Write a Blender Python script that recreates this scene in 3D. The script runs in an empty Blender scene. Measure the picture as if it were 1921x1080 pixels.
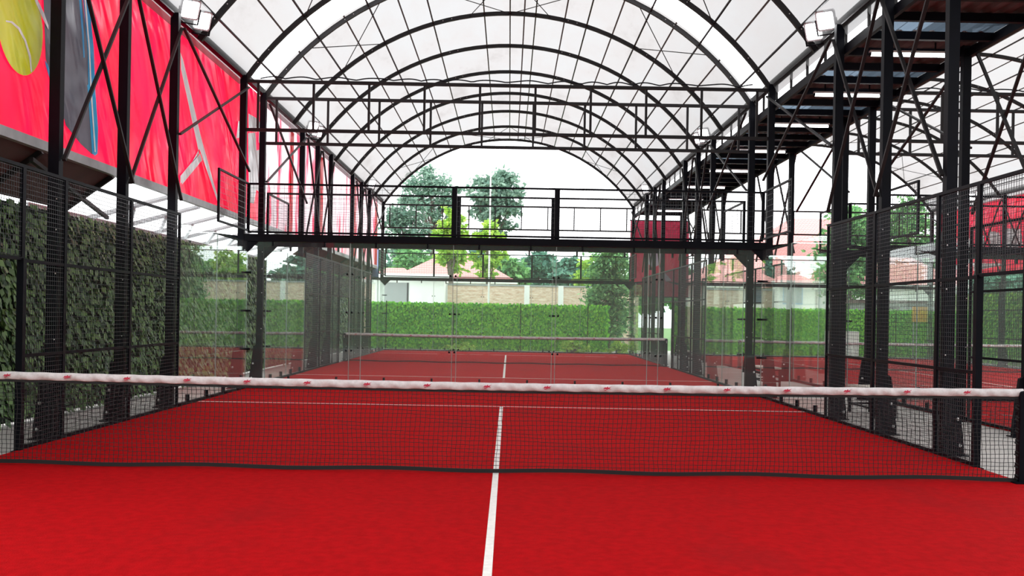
import bpy, math, random
from mathutils import Vector, Matrix
random.seed(7)
R = math.radians
scene = bpy.context.scene
COL = scene.collection

# ------------------------------------------------------------------ camera, world, exposure
F = 1885.0; VX, VY = 955.0, 592.0; ROLL = 0.0175; CX, CZ = 0.10, 1.51
cd = bpy.data.cameras.new('camera'); cam = bpy.data.objects.new('camera', cd); COL.objects.link(cam)
cam.location = (CX, 0, CZ); cam.rotation_euler = (R(90), -ROLL, 0)
cd.sensor_fit = 'HORIZONTAL'; cd.sensor_width = 36; cd.lens = 36 * F / 1921
cd.shift_x = (960.5 - VX) / 1921; cd.shift_y = (VY - 540) / 1921
cd.clip_start = 0.05; cd.clip_end = 400
scene.camera = cam
scene.view_settings.view_transform = 'Standard'; scene.view_settings.look = 'None'
scene.view_settings.gamma = 1; scene.view_settings.exposure = 0.08
scene.view_settings.use_curve_mapping = False
w = bpy.data.worlds.new('overcast_sky'); scene.world = w; w.use_nodes = True
nt = w.node_tree; nt.nodes.clear()
o_ = nt.nodes.new('ShaderNodeOutputWorld'); b_ = nt.nodes.new('ShaderNodeBackground')
tc = nt.nodes.new('ShaderNodeTexCoord'); nz = nt.nodes.new('ShaderNodeTexNoise'); nz.inputs['Scale'].default_value = 1.6
cr = nt.nodes.new('ShaderNodeValToRGB')
cr.color_ramp.elements[0].color = (0.93, 0.96, 1.0, 1); cr.color_ramp.elements[1].color = (1, 1, 1, 1)
nt.links.new(tc.outputs['Generated'], nz.inputs['Vector']); nt.links.new(nz.outputs['Fac'], cr.inputs['Fac'])
nt.links.new(cr.outputs['Color'], b_.inputs['Color']); nt.links.new(b_.outputs[0], o_.inputs['Surface'])
b_.inputs['Strength'].default_value = 3.3
scene.cycles.max_bounces = 10; scene.cycles.diffuse_bounces = 4; scene.cycles.glossy_bounces = 4
scene.cycles.transparent_max_bounces = 40; scene.cycles.transmission_bounces = 6
scene.cycles.sample_clamp_indirect = 8

def pix(u, v):                       # photo pixel -> level slopes (right, up) per metre of depth
    du, dv = u - VX, v - VY
    return (du + dv * ROLL) / F, -(dv - du * ROLL) / F
def onx(X, u, v):                    # point of the plane x = X seen at a photo pixel -> (y, z)
    a, b = pix(u, v); Y = (X - CX) / a
    return (Y, CZ + b * Y)
def onY(Y, u, v):                    # point of the plane y = Y -> (x, z)
    a, b = pix(u, v); return (CX + a * Y, CZ + b * Y)
def visible(X, Y, Z0=0, m=60):
    if Y < 1: return False
    u = VX + (X - CX) / Y * F
    return -m < u < 1921 + m

# ------------------------------------------------------------------ materials
MATS = {}
def mat(name, col, rough=0.6, metal=0.0, var=0.0, scale=8.0, bump=0.0, col2=None, spec=0.5, bscale=None, island=0.0, trans=0.0, detail=4):
    if name in MATS: return MATS[name]
    m = bpy.data.materials.new(name); m.use_nodes = True; MATS[name] = m
    n = m.node_tree.nodes; L = m.node_tree.links; p = n['Principled BSDF']
    p.inputs['Roughness'].default_value = rough; p.inputs['Metallic'].default_value = metal
    p.inputs['Specular IOR Level'].default_value = spec
    c = (*col, 1); c2 = (*(col2 if col2 else [x * (1 - var) for x in col]), 1)
    t = n.new('ShaderNodeTexCoord'); z = n.new('ShaderNodeTexNoise'); z.inputs['Scale'].default_value = scale; z.inputs['Detail'].default_value = detail
    L.new(t.outputs['Object'], z.inputs['Vector'])
    r = n.new('ShaderNodeValToRGB'); r.color_ramp.elements[0].position = .35; r.color_ramp.elements[1].position = .65
    r.color_ramp.elements[0].color = c2; r.color_ramp.elements[1].color = c
    L.new(z.outputs['Fac'], r.inputs['Fac']); out = r.outputs['Color']
    if island:
        g = n.new('ShaderNodeNewGeometry'); L.new(g.outputs['Random Per Island'], r.inputs['Fac'])
        r.color_ramp.elements[0].position = 0; r.color_ramp.elements[1].position = 1
    L.new(out, p.inputs['Base Color'])
    if bump:
        z2 = n.new('ShaderNodeTexNoise'); z2.inputs['Scale'].default_value = bscale or scale * 3; z2.inputs['Detail'].default_value = 5
        L.new(t.outputs['Object'], z2.inputs['Vector'])
        bn = n.new('ShaderNodeBump'); bn.inputs['Strength'].default_value = bump; bn.inputs['Distance'].default_value = .02
        L.new(z2.outputs['Fac'], bn.inputs['Height']); L.new(bn.outputs['Normal'], p.inputs['Normal'])
    if trans:
        tr = n.new('ShaderNodeBsdfTranslucent'); mx = n.new('ShaderNodeMixShader'); mx.inputs[0].default_value = trans
        L.new(out, tr.inputs['Color']); L.new(p.outputs[0], mx.inputs[1]); L.new(tr.outputs[0], mx.inputs[2])
        L.new(mx.outputs[0], n['Material Output'].inputs['Surface'])
    return m
def emis(name, col, s):
    m = bpy.data.materials.new(name); m.use_nodes = True; p = m.node_tree.nodes['Principled BSDF']
    p.inputs['Emission Color'].default_value = (*col, 1); p.inputs['Emission Strength'].default_value = s
    p.inputs['Base Color'].default_value = (.8, .8, .8, 1)
    return m
STEEL = mat('black painted steel', (.003, .0034, .007), .5, 0.0, .3, 5, spec=.10)
ARCH = mat('dark grey painted steel', (.018, .016, .017), .5, 0, .3, 4, spec=.2)
GALV = mat('galvanised grey steel', (.42, .43, .44), .4, .4, .2, 6)
WIRE = mat('dark coated wire', (.045, .048, .058), .35, .3, .2, 9)
NETM = mat('black net cord', (.008, .008, .009), .8)
TURF = mat('red artificial turf', (.43, .0012, .0035), .95, 0, 0, 14, .6, (.34, .0010, .0025), .0, 90, detail=8)
def scuffs(m):
    n = m.node_tree.nodes; L = m.node_tree.links; p = n['Principled BSDF']; src = p.inputs['Base Color'].links[0].from_socket
    t = n.new('ShaderNodeTexCoord'); mp = n.new('ShaderNodeMapping'); mp.inputs['Scale'].default_value = (1, .55, 1)
    z = n.new('ShaderNodeTexNoise'); z.inputs['Scale'].default_value = .9; z.inputs['Detail'].default_value = 6
    L.new(t.outputs['Object'], mp.inputs[0]); L.new(mp.outputs[0], z.inputs['Vector'])
    r = n.new('ShaderNodeValToRGB'); r.color_ramp.elements[0].position = .56; r.color_ramp.elements[1].position = .72
    r.color_ramp.elements[0].color = (0, 0, 0, 1); r.color_ramp.elements[1].color = (.5, .5, .5, 1); L.new(z.outputs['Fac'], r.inputs['Fac'])
    mx = n.new('ShaderNodeMix'); mx.data_type = 'RGBA'; mx.inputs['B'].default_value = (.24, .006, .008, 1)
    L.new(r.outputs[0], mx.inputs['Factor']); L.new(src, mx.inputs['A']); L.new(mx.outputs['Result'], p.inputs['Base Color'])
scuffs(TURF)
TURFP = TURF.node_tree.nodes['Principled BSDF']; TURFP.inputs['Sheen Weight'].default_value = .012; TURFP.inputs['Sheen Tint'].default_value = (1, .35, .4, 1); TURFP.inputs['Specular IOR Level'].default_value = .04
LINE = mat('white turf line', (.80, .78, .74), .95, 0, .12, 25, .3)
CONC = mat('pale worn concrete', (.56, .53, .50), .85, 0, 0, 1.1, .15, (.42, .40, .375), .3, 40, detail=8)
TAPE = mat('white vinyl net tape', (.70, .66, .67), .55, 0, .16, 30, .15)
MARK = mat('crimson print', (.50, .02, .06), .5)
BOLT = mat('zinc bolt', (.75, .75, .75), .3, .5)
EDGE = mat('polished glass edge', (.48, .58, .56), .25, 0, .1, 3, trans=.3)
BOARD = mat('pale bench board', (.62, .55, .48), .5, 0, .2, 12)
LEAFD = mat('dark ivy leaf', (.19, .34, .10), .4, 0, 0, 5, 0, (.010, .045, .014), .6, island=1, trans=.15)
BACKD = mat('dark ivy backing', (.010, .022, .012), .9, 0, .4, 20)
LEAFG = mat('bright hedge leaf', (.34, .90, .06), .55, 0, 0, 5, 0, (.04, .34, .03), .4, island=1, trans=.3)
BACKG = mat('green hedge backing', (.13, .42, .05), .9, 0, .4, 20)
BARK = mat('grey brown bark', (.16, .13, .11), .9, 0, .4, 6, .4)
LEAFS = {
 'grey': mat('grey green leaf', (.26, .40, .30), .6, 0, 0, 5, 0, (.12, .23, .18), .3, island=1, trans=.3),
 'lime': mat('lime green leaf', (.52, .72, .12), .6, 0, 0, 5, 0, (.20, .44, .07), .3, island=1, trans=.35),
 'mid': mat('mid green leaf', (.28, .58, .20), .6, 0, 0, 5, 0, (.06, .20, .09), .3, island=1, trans=.3),
 'deep': mat('blue green leaf', (.16, .36, .25), .6, 0, 0, 5, 0, (.05, .16, .12), .3, island=1, trans=.2)}
WALLW = mat('white render', (.88, .87, .86), .8, 0, .06, 2)
WALLG = mat('grey render', (.35, .36, .37), .8, 0, .1, 2)
DARK = mat('dark opening', (.03, .03, .035), .6)
ORANGE = mat('orange paint', (.75, .36, .06), .6, 0, .2, 3)
BLUE = mat('blue paint', (.05, .25, .55), .5)
BROWN = mat('brown coated sheet', (.085, .045, .040), .55, 0, .3, 2)
WHITESH = mat('white sheet', (.80, .80, .80), .5, 0, .05, 2, trans=.35)

def glass_mat():
    m = bpy.data.materials.new('clear tempered glass'); m.use_nodes = True
    n = m.node_tree.nodes; L = m.node_tree.links; n.clear()
    out = n.new('ShaderNodeOutputMaterial'); ge = n.new('ShaderNodeNewGeometry')
    def mth(op, a, b=None):
        k = n.new('ShaderNodeMath'); k.operation = op
        for i, q in enumerate((a, b)):
            if q is None: continue
            if isinstance(q, (int, float)): k.inputs[i].default_value = q
            else: L.new(q, k.inputs[i])
        return k.outputs[0]
    dt = n.new('ShaderNodeVectorMath'); dt.operation = 'DOT_PRODUCT'; L.new(ge.outputs['Normal'], dt.inputs[0]); L.new(ge.outputs['Incoming'], dt.inputs[1])
    fac = mth('ADD', mth('MULTIPLY', mth('POWER', mth('SUBTRACT', 1.0, mth('ABSOLUTE', dt.outputs['Value'])), 5.0), .96), .020)
    tr = n.new('ShaderNodeBsdfTransparent'); tr.inputs['Color'].default_value = (.978, .998, .988, 1)
    gl = n.new('ShaderNodeBsdfGlossy'); gl.inputs['Roughness'].default_value = .0; gl.inputs['Color'].default_value = (.95, 1, .98, 1)
    df = n.new('ShaderNodeBsdfDiffuse'); df.inputs['Color'].default_value = (.8, .84, .84, 1)
    m0 = n.new('ShaderNodeMixShader'); m0.inputs[0].default_value = .024
    m1 = n.new('ShaderNodeMixShader')
    L.new(tr.outputs[0], m0.inputs[1]); L.new(df.outputs[0], m0.inputs[2])
    L.new(fac, m1.inputs[0]); L.new(m0.outputs[0], m1.inputs[1]); L.new(gl.outputs[0], m1.inputs[2])
    L.new(m1.outputs[0], out.inputs['Surface'])
    return m
GLASS = glass_mat()

def roof_mat(name, a=.55, tint=(1, 1, 1)):
    m = bpy.data.materials.new(name); m.use_nodes = True
    n = m.node_tree.nodes; L = m.node_tree.links; n.clear()
    out = n.new('ShaderNodeOutputMaterial'); t = n.new('ShaderNodeTexCoord')
    mp = n.new('ShaderNodeMapping'); mp.inputs['Scale'].default_value = (1, .35, 1)
    z = n.new('ShaderNodeTexNoise'); z.inputs['Scale'].default_value = .9; z.inputs['Detail'].default_value = 9; z.inputs['Roughness'].default_value = .65
    L.new(t.outputs['Object'], mp.inputs[0]); L.new(mp.outputs[0], z.inputs['Vector'])
    r = n.new('ShaderNodeValToRGB'); e = r.color_ramp.elements
    e[0].position = .3; e[0].color = (a * .84 * tint[0], a * .79 * tint[1], a * .77 * tint[2], 1)
    e[1].position = .62; e[1].color = (a * tint[0], a * .985 * tint[1], a * .98 * tint[2], 1)
    e2 = r.color_ramp.elements.new(.45); e2.color = (a * .985 * tint[0], a * .94 * tint[1], a * .925 * tint[2], 1)
    L.new(z.outputs['Fac'], r.inputs['Fac'])
    tr = n.new('ShaderNodeBsdfTransparent'); tl = n.new('ShaderNodeBsdfTranslucent'); mx = n.new('ShaderNodeMixShader'); mx.inputs[0].default_value = .45
    L.new(r.outputs[0], tr.inputs[0]); L.new(r.outputs[0], tl.inputs[0])
    L.new(tr.outputs[0], mx.inputs[1]); L.new(tl.outputs[0], mx.inputs[2]); L.new(mx.outputs[0], out.inputs['Surface'])
    return m
ROOF = roof_mat('translucent white roofing', .275)
SEAM = roof_mat('pinkish roof seam', .26, (1, .86, .82))
SKYL = roof_mat('blue grey skylight sheet', .13, (.62, .85, 1.1))

def banner_mat(name, c1, c2, rng=(.4, .6), sc=(1, .6, .25), trans=.45):
    m = bpy.data.materials.new(name); m.use_nodes = True
    n = m.node_tree.nodes; L = m.node_tree.links; p = n['Principled BSDF']
    t = n.new('ShaderNodeTexCoord'); mp = n.new('ShaderNodeMapping'); mp.inputs['Scale'].default_value = sc
    z = n.new('ShaderNodeTexNoise'); z.inputs['Scale'].default_value = 2.2; z.inputs['Detail'].default_value = 3
    L.new(t.outputs['Object'], mp.inputs[0]); L.new(mp.outputs[0], z.inputs['Vector'])
    r = n.new('ShaderNodeValToRGB'); r.color_ramp.elements[0].position = rng[0]; r.color_ramp.elements[1].position = rng[1]
    r.color_ramp.elements[0].color = (*c1, 1); r.color_ramp.elements[1].color = (*c2, 1)
    L.new(z.outputs['Fac'], r.inputs['Fac']); L.new(r.outputs[0], p.inputs['Base Color'])
    p.inputs['Roughness'].default_value = .30
    mp2 = n.new('ShaderNodeMapping'); mp2.vector_type = 'TEXTURE'; mp2.inputs['Rotation'].default_value = (R(32), 0, 0); mp2.inputs['Scale'].default_value = (1, 1.3, 3.6)
    z2 = n.new('ShaderNodeTexNoise'); z2.inputs['Scale'].default_value = 1.7; z2.inputs['Distortion'].default_value = .6
    L.new(t.outputs['Object'], mp2.inputs[0]); L.new(mp2.outputs[0], z2.inputs['Vector'])
    bn = n.new('ShaderNodeBump'); bn.inputs['Strength'].default_value = 1.0; bn.inputs['Distance'].default_value = .34
    L.new(z2.outputs['Fac'], bn.inputs['Height']); L.new(bn.outputs['Normal'], p.inputs['Normal'])
    tr = n.new('ShaderNodeBsdfTranslucent'); mx = n.new('ShaderNodeMixShader'); mx.inputs[0].default_value = trans
    L.new(r.outputs[0], tr.inputs['Color']); L.new(p.outputs[0], mx.inputs[1]); L.new(tr.outputs[0], mx.inputs[2])
    L.new(mx.outputs[0], n['Material Output'].inputs['Surface'])
    return m
RED = banner_mat('red vinyl banner', (.80, .005, .035), (.86, .008, .06))
PINKW = banner_mat('white and red printed vinyl', (.80, .03, .10), (.82, .62, .66), (.40, .47), (1, .9, .22))
ROSE = banner_mat('rose red vinyl', (.55, .03, .09), (.60, .05, .12), trans=.2)
PW = banner_mat('white vinyl print', (.86, .84, .85), (.9, .89, .9), trans=.0)
PY = banner_mat('yellow print', (.66, .72, .02), (.80, .82, .05), trans=.0)
PN = banner_mat('slate print', (.075, .08, .12), (.15, .15, .19), trans=.0)
PB = banner_mat('cyan blue print', (.01, .28, .66), (.02, .42, .75), trans=.0)

# ------------------------------------------------------------------ mesh builder
class MB:
    def __init__(s): s.v = []; s.f = []
    def box(s, x0, x1, y0, y1, z0, z1):
        b = len(s.v)
        s.v += [(x0,y0,z0),(x1,y0,z0),(x1,y1,z0),(x0,y1,z0),(x0,y0,z1),(x1,y0,z1),(x1,y1,z1),(x0,y1,z1)]
        s.f += [(b,b+3,b+2,b+1),(b+4,b+5,b+6,b+7),(b,b+1,b+5,b+4),(b+1,b+2,b+6,b+5),(b+2,b+3,b+7,b+6),(b+3,b,b+4,b+7)]
        return s
    def bar(s, p, q, w, h=None, up=(0, 0, 1)):
        h = h or w; p = Vector(p); q = Vector(q); d = (q - p).normalized(); up = Vector(up)
        if abs(d.dot(up)) > .99: up = Vector((0, 1, 0))
        a = d.cross(up).normalized() * w / 2; c = a.cross(d).normalized() * h / 2; b = len(s.v)
        for e in (p, q):
            for m in (-a - c, a - c, a + c, -a + c): s.v.append(tuple(e + m))
        s.f += [(b,b+1,b+2,b+3)[::-1],(b+4,b+5,b+6,b+7)] + [(b+i, b+(i+1)%4, b+4+(i+1)%4, b+4+i) for i in range(4)]
        return s
    def path(s, pts, r, n=6, closed=False):
        pts = [Vector(p) for p in pts]; b = len(s.v); rr = r if hasattr(r, '__len__') else [r] * len(pts)
        for i, p in enumerate(pts):
            d = (pts[min(i+1, len(pts)-1)] - pts[max(i-1, 0)]).normalized()
            up = Vector((0, 0, 1)) if abs(d.z) < .9 else Vector((0, 1, 0))
            a = d.cross(up).normalized(); c = a.cross(d)
            for k in range(n):
                t = 2 * math.pi * k / n; s.v.append(tuple(p + (a * math.cos(t) + c * math.sin(t)) * rr[i]))
        for i in range(len(pts) - 1):
            for k in range(n): s.f.append((b+i*n+k, b+i*n+(k+1)%n, b+(i+1)*n+(k+1)%n, b+(i+1)*n+k))
        s.f.append(tuple(b + k for k in range(n))[::-1]); s.f.append(tuple(b + (len(pts)-1)*n + k for k in range(n)))
        return s
    def prism(s, pts, off):          # planar polygon extruded by vector off
        b = len(s.v); n = len(pts); off = Vector(off)
        s.v += [tuple(p) for p in pts] + [tuple(Vector(p) + off) for p in pts]
        s.f += [tuple(range(b, b+n))[::-1], tuple(range(b+n, b+2*n))] + [(b+i, b+(i+1)%n, b+n+(i+1)%n, b+n+i) for i in range(n)]
        return s
    def sph(s, c, r, n=8, m=5, sc=(1, 1, 1)):
        b = len(s.v)
        for i in range(m + 1):
            t = math.pi * i / m
            for k in range(n):
                p = 2 * math.pi * k / n
                s.v.append((c[0]+r*sc[0]*math.sin(t)*math.cos(p), c[1]+r*sc[1]*math.sin(t)*math.sin(p), c[2]+r*sc[2]*math.cos(t)))
        for i in range(m):
            for k in range(n): s.f.append((b+i*n+k, b+(i+1)*n+k, b+(i+1)*n+(k+1)%n, b+i*n+(k+1)%n))
        return s
    def build(s, name, m, parent=None, loc=(0, 0, 0), smooth=False):
        me = bpy.data.meshes.new(name); me.from_pydata(s.v, [], s.f); me.materials.append(m); me.update()
        if smooth: me.polygons.foreach_set('use_smooth', [True] * len(me.polygons))
        o = bpy.data.objects.new(name, me); COL.objects.link(o); o.location = loc
        if parent: o.parent = parent
        return o

def tag(o, label=None, cat=None, group=None, kind=None):
    if label: o['label'] = label
    if cat: o['category'] = cat
    if group: o['group'] = group
    if kind: o['kind'] = kind
    return o
def thing(name, label, cat, loc=(0, 0, 0), rz=0, group=None):
    o = bpy.data.objects.new(name, None); COL.objects.link(o); o.location = loc; o.rotation_euler = (0, 0, rz)
    o.empty_display_size = .2
    return tag(o, label, cat, group)
def copy_tree(o, parent=None):
    c = o.copy(); COL.objects.link(c); c.parent = parent
    for ch in KIDS.get(o.name, ()): copy_tree(ch, c)
    return c
KIDS = {}
def freeze(o):                       # remember children for later copies
    KIDS[o.name] = [c for c in o.children]
    for c in o.children:
        if c.children: freeze(c)
    return o
def place(proto, loc, rz=0, label=None, group=None, sc=None):
    if not proto.get('used'): c = proto; proto['used'] = 1; first = True
    else: c = copy_tree(proto); first = False
    c.location = loc; c.rotation_euler = (0, 0, rz)
    if sc: c.scale = sc
    tag(c, label, None, group)
    return c
NTH = ['nearest', 'second nearest', 'third nearest', 'fourth nearest', 'fifth nearest', 'sixth nearest', 'seventh nearest', 'eighth nearest', 'ninth nearest', 'tenth nearest', 'eleventh nearest', 'twelfth nearest']

# ------------------------------------------------------------------ ground
def struct(name, mb, m, **k):
    o = mb.build(name, m, **k); o['kind'] = 'structure'; return o
struct('floor', MB().box(-8, 40, -3, 47, -.12, 0), CONC)
struct('ground', MB().box(-60, 80, 47, 160, -.2, -.02), mat('grass ground', (.10, .22, .05), .95, 0, .4, 3))

COURTS = [('near court', 0, -.5), ('far court', 0, 21.05), ('near right court', 12.2, -.5), ('far right court', 12.2, 21.05)]
NETY = lambda y0: y0 + 10
stain = TURF
for nm, x0, y0 in COURTS:
    t = MB().box(x0-5, x0+5, y0, y0+20, 0, .018).build('artificial_turf', TURF)
    tag(t, f'red artificial turf of the {nm} with white lines', 'turf'); t['kind'] = 'structure'
    g = .0195
    def ln(a, b, c, d):
        return MB().box(a, b, c, d, .012, g).build('white_line', LINE, t)
    ln(x0-5+.02, x0+4.98, y0+2.98, y0+3.03); ln(x0-4.98, x0+4.98, y0+16.97, y0+17.02); ln(x0-.027, x0+.027, y0+2.98, y0+17.02)

# ------------------------------------------------------------------ columns
def make_column():
    t = thing('steel_column', '', 'column')
    sh = MB().box(-.062, .062, -.055, .055, 0, 6.08).build('shaft', STEEL, t)
    g = MB().prism([(.05, -.03, 0), (.20, -.03, 0), (.20, -.03, .10), (.12, -.03, .78), (.05, -.03, .82)], (0, .06, 0))
    g.box(-.08, .23, -.09, .09, 0, .015); g = g.build('base_bracket', STEEL, t)
    for z, x in ((.12, .15), (.42, .12)): MB().sph((x, -.036, z), .020).build('anchor_bolt', BOLT, g)
    for z in (1.15, 1.9, 2.4, 2.75): MB().sph((-.045 + .0, -.06, z), .009, 6, 4).build('panel_bolt', BOLT, sh)
    return freeze(t)
COLP = make_column()
SIDE_Y = {0: (11, 13, 15) , 1: ()}
def col_y(ci, y0):
    ys = [0, 4, 6, 8, 12, 14, 16, 20]
    return [y0 + y for y in ys]
colcount = {}
def side_name(sg): return 'left' if sg < 0 else 'right'
for ci, (nm, x0, y0) in enumerate(COURTS):
    for sg in (-1, 1):
        k = 0
        for Y in col_y(ci, y0):
            X = x0 + sg * 5.12
            if Y < 10 or not visible(X, Y, m=30): continue
            place(COLP, (X, Y, 0), 0, f'tall black steel column, {side_name(sg)} edge of {nm}, {NTH[k]} in view', f'steel columns along the {side_name(sg)} edge of the {nm}', sc=(sg, 1, 1))
            k += 1

# cross braces
def brace(x, ya, yb, z0, z1, label, group, sg=1):
    t = thing('cross_brace', label, 'brace', (x, (ya + yb) / 2, z0), 0, group)
    h = (yb - ya) / 2
    MB().bar((.0, -h, 0), (.0, h, z1 - z0), .03, .045, (1, 0, 0)).build('brace_bar', ARCH, t)
    MB().bar((-.04*sg, -h, z1 - z0), (-.04*sg, h, 0), .03, .045, (1, 0, 0)).build('brace_bar', ARCH, t)
for ci, (nm, x0, y0) in enumerate(COURTS):
    for sg in (-1, 1):
        k = 0
        X = x0 + sg * 5.12 - sg * .095
        for a, b, z in ((0, 4, 4.22), (4, 6, 3.2), (6, 8, 3.2), (12, 14, 3.2), (14, 16, 3.2), (16, 20, 4.22)):
            if y0 + a < 10 or not visible(X, y0 + b, m=0): continue
            brace(X, y0 + a, y0 + b, z, 5.85, f'black crossed steel brace, {side_name(sg)} side of {nm}, {NTH[k]} in view', f'X braces on the {side_name(sg)} side of the {nm}', sg)
            k += 1

# ------------------------------------------------------------------ glass panels
def make_glass(discs=(.05, 1.95), corner=None, wd=2.0, h=2.86):
    t = thing('glass_panel', '', 'glass panel')
    pn = MB().box(.008, wd-.008, -.006, .006, .06, h).build('pane', GLASS, t)
    for x in (.002, wd-.007): MB().box(x, x+.005, -.0065, .0065, .06, h).build('glass_edge', EDGE, pn)
    MB().box(0, wd, -.025, .025, .018, .065).build('bottom_rail', STEEL, t)
    for x in (wd*.25, wd*.75):
        c = MB().box(x-.02, x+.02, -.03, .03, .05, .17).build('foot_clip', STEEL, t)
    for z in (.78, 1.52, 2.26):
        for x in discs: MB().path([(x, -.03, z), (x, .03, z)], .020, 8).build('disc_clamp', STEEL, t)
        if corner is not None: MB().box(corner-.03, corner+.03, -.10, .10, z-.018, z+.018).build('corner_clamp', STEEL, t)
    return freeze(t)
GP = make_glass(); GPN = make_glass(()); GPA = make_glass((), .05); GPB = make_glass((), 1.95)
def glass_run(p0, dirv, n, lab, grp, protos=None):
    rz = math.atan2(dirv[1], dirv[0])
    for i in range(n):
        x = p0[0] + dirv[0]*2*i; y = p0[1] + dirv[1]*2*i
        xc, yc = x + dirv[0], y + dirv[1]
        if yc < 11 or not visible(xc, yc, m=70): continue
        place(protos[i] if protos else GP, (x, y, 0), rz, lab(i), grp)
PLACE5 = ['leftmost', 'second from left', 'middle', 'second from right', 'rightmost']
for ci, (nm, x0, y0) in enumerate(COURTS):
    for e, Y in (('front', y0 + .0), ('back', y0 + 20)):
        if Y < 10: continue
        glass_run((x0 - 5, Y), (1, 0), 5, lambda i: f'clear glass panel, {e} end wall of {nm}, {PLACE5[i]}', f'glass panels of the {e} end wall of the {nm}')
    for sg in (-1, 1):
        for e, Y in (('front', y0), ('back', y0 + 16)):
            glass_run((x0 + sg*5, Y), (0, 1), 2, lambda i: f'clear glass side panel, {e} {side_name(sg)} corner of {nm}, {"closer" if i == 0 else "farther"} one', f'glass side panels at the {e} {side_name(sg)} corner of the {nm}', (GPA, GPN) if e == 'front' else (GPN, GPB))

# ------------------------------------------------------------------ wire mesh panels
def make_mesh(name, wd, z0, z1, rails, lab='mesh panel', fine=.05, mid=()):
    t = thing(name, '', lab)
    f = MB(); r = .036
    f.box(0, wd, -.018, .018, z0, z0+r).box(0, wd, -.018, .018, z1-r, z1).box(0, r, -.018, .018, z0+r, z1-r).box(wd-r, wd, -.018, .018, z0+r, z1-r)
    f.build('frame', STEEL, t)
    for z in rails: MB().box(r, wd-r, -.015, .015, z-.018, z+.018).build('crossbar', STEEL, t)
    m = MB(); q = .0022
    n = int(round((z1-z0)/fine))
    for i in range(1, n):
        z = z0 + (z1-z0)*i/n; m.box(r*.5, wd-r*.5, -.006-q, -.006+q, z-q, z+q)
    n = int(round(wd/fine))
    for i in range(1, n):
        x = wd*i/n; m.box(x-q*.8, x+q*.8, -.002-q, -.002+q, z0+r*.5, z1-r*.5)
    m.build('wire_mesh', WIRE, t)
    return freeze(t)
MP = make_mesh('mesh_panel', 2, .02, 3.0, (1.0, 2.0))
MG = make_mesh('mesh_panel', 1, .02, 3.0, (1.0, 2.0))
MH = make_mesh('mesh_panel', 2, 2.0, 3.0, ())
MS = make_mesh('mesh_panel', 2, 3.06, 4.0, (), fine=.1)
MT4 = make_mesh('mesh_panel', 4, 3.03, 4.0, (), fine=.1)
MT2 = make_mesh('mesh_panel', 2, 3.03, 4.0, (), fine=.1)
for ci, (nm, x0, y0) in enumerate(COURTS):
    for sg in (-1, 1):
        X = x0 + sg * 5; k = 0; s = side_name(sg); g = f'wire mesh side panels along the {s} of the {nm}'
        for P, a, wd, what in ((MP, 4, 2, 'tall black wire mesh panel'), (MP, 6, 2, 'tall black wire mesh panel'), (MG, 8, 1, 'narrow black mesh panel'), (MH, 9, 2, 'short black mesh panel above gateway'), (MG, 11, 1, 'narrow black mesh panel'), (MP, 12, 2, 'tall black wire mesh panel'), (MP, 14, 2, 'tall black wire mesh panel')):
            Y = y0 + a
            if Y < 8 or not visible(X, Y + wd, m=0): continue
            if Y + wd < 10: continue
            place(P, (X, Y, 0), R(90), f'{what}, {s} side of {nm}, {NTH[k]} in view', g); k += 1
        for a, e in ((0, 'front'), (18, 'back')):
            Y = y0 + a
            if Y < 12 or not visible(X, Y + 1, m=0): continue
            place(MS, (X, Y, 0), R(90), f'small raised mesh panel above side glass, {e} {s} corner of {nm}', 'raised corner mesh panels')
    for e, Y in (('front', y0), ('back', y0 + 20)):
        if Y < 10: continue
        if Y > 40:
            for i in range(5):
                if visible(x0-5+2*i+1, Y, m=0): place(MT2, (x0-5+2*i, Y, 0), 0, f'upper mesh panel above back glass of {nm}, {PLACE5[i]}', f'upper mesh panels at the back of the {nm}')
        else:
            for i, (P, x) in enumerate(((MT4, -5), (MT2, -1), (MT4, 1))):
                if visible(x0+x+1, Y, m=0): place(P, (x0+x, Y, 0), 0, f'upper mesh panel above {e} glass of {nm}, {["left wide", "narrow middle", "right wide"][i]} one', f'upper mesh panels at the {e} of the {nm}')
                if i and visible(x0+x, Y, m=0):
                    tag(MB().box(-.05, .05, -.05, .05, 0, 1.0).build('post', STEEL, None, (x0+x, Y + .07, 3.0)), f'short thick black post on {e} crossbeam of {nm}, {"left" if i == 1 else "right"} one', 'post', f'posts on the {e} crossbeam of the {nm}')
# gate posts
for ci, (nm, x0, y0) in enumerate(COURTS):
    for sg in (-1, 1):
        for a, e in ((9, 'near'), (11, 'far')):
            Y = y0 + a; X = x0 + sg*5
            if Y < 10 or not visible(X, Y, m=0): continue
            tag(MB().box(-.035, .035, -.035, .035, 0, 2.02).box(-.06, .06, -.06, .06, 0, .012).build('gate_post', STEEL, None, (X, Y, 0)), f'square black gate post, {e} side of gateway, {side_name(sg)} of {nm}', 'post', 'gate posts')

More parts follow.
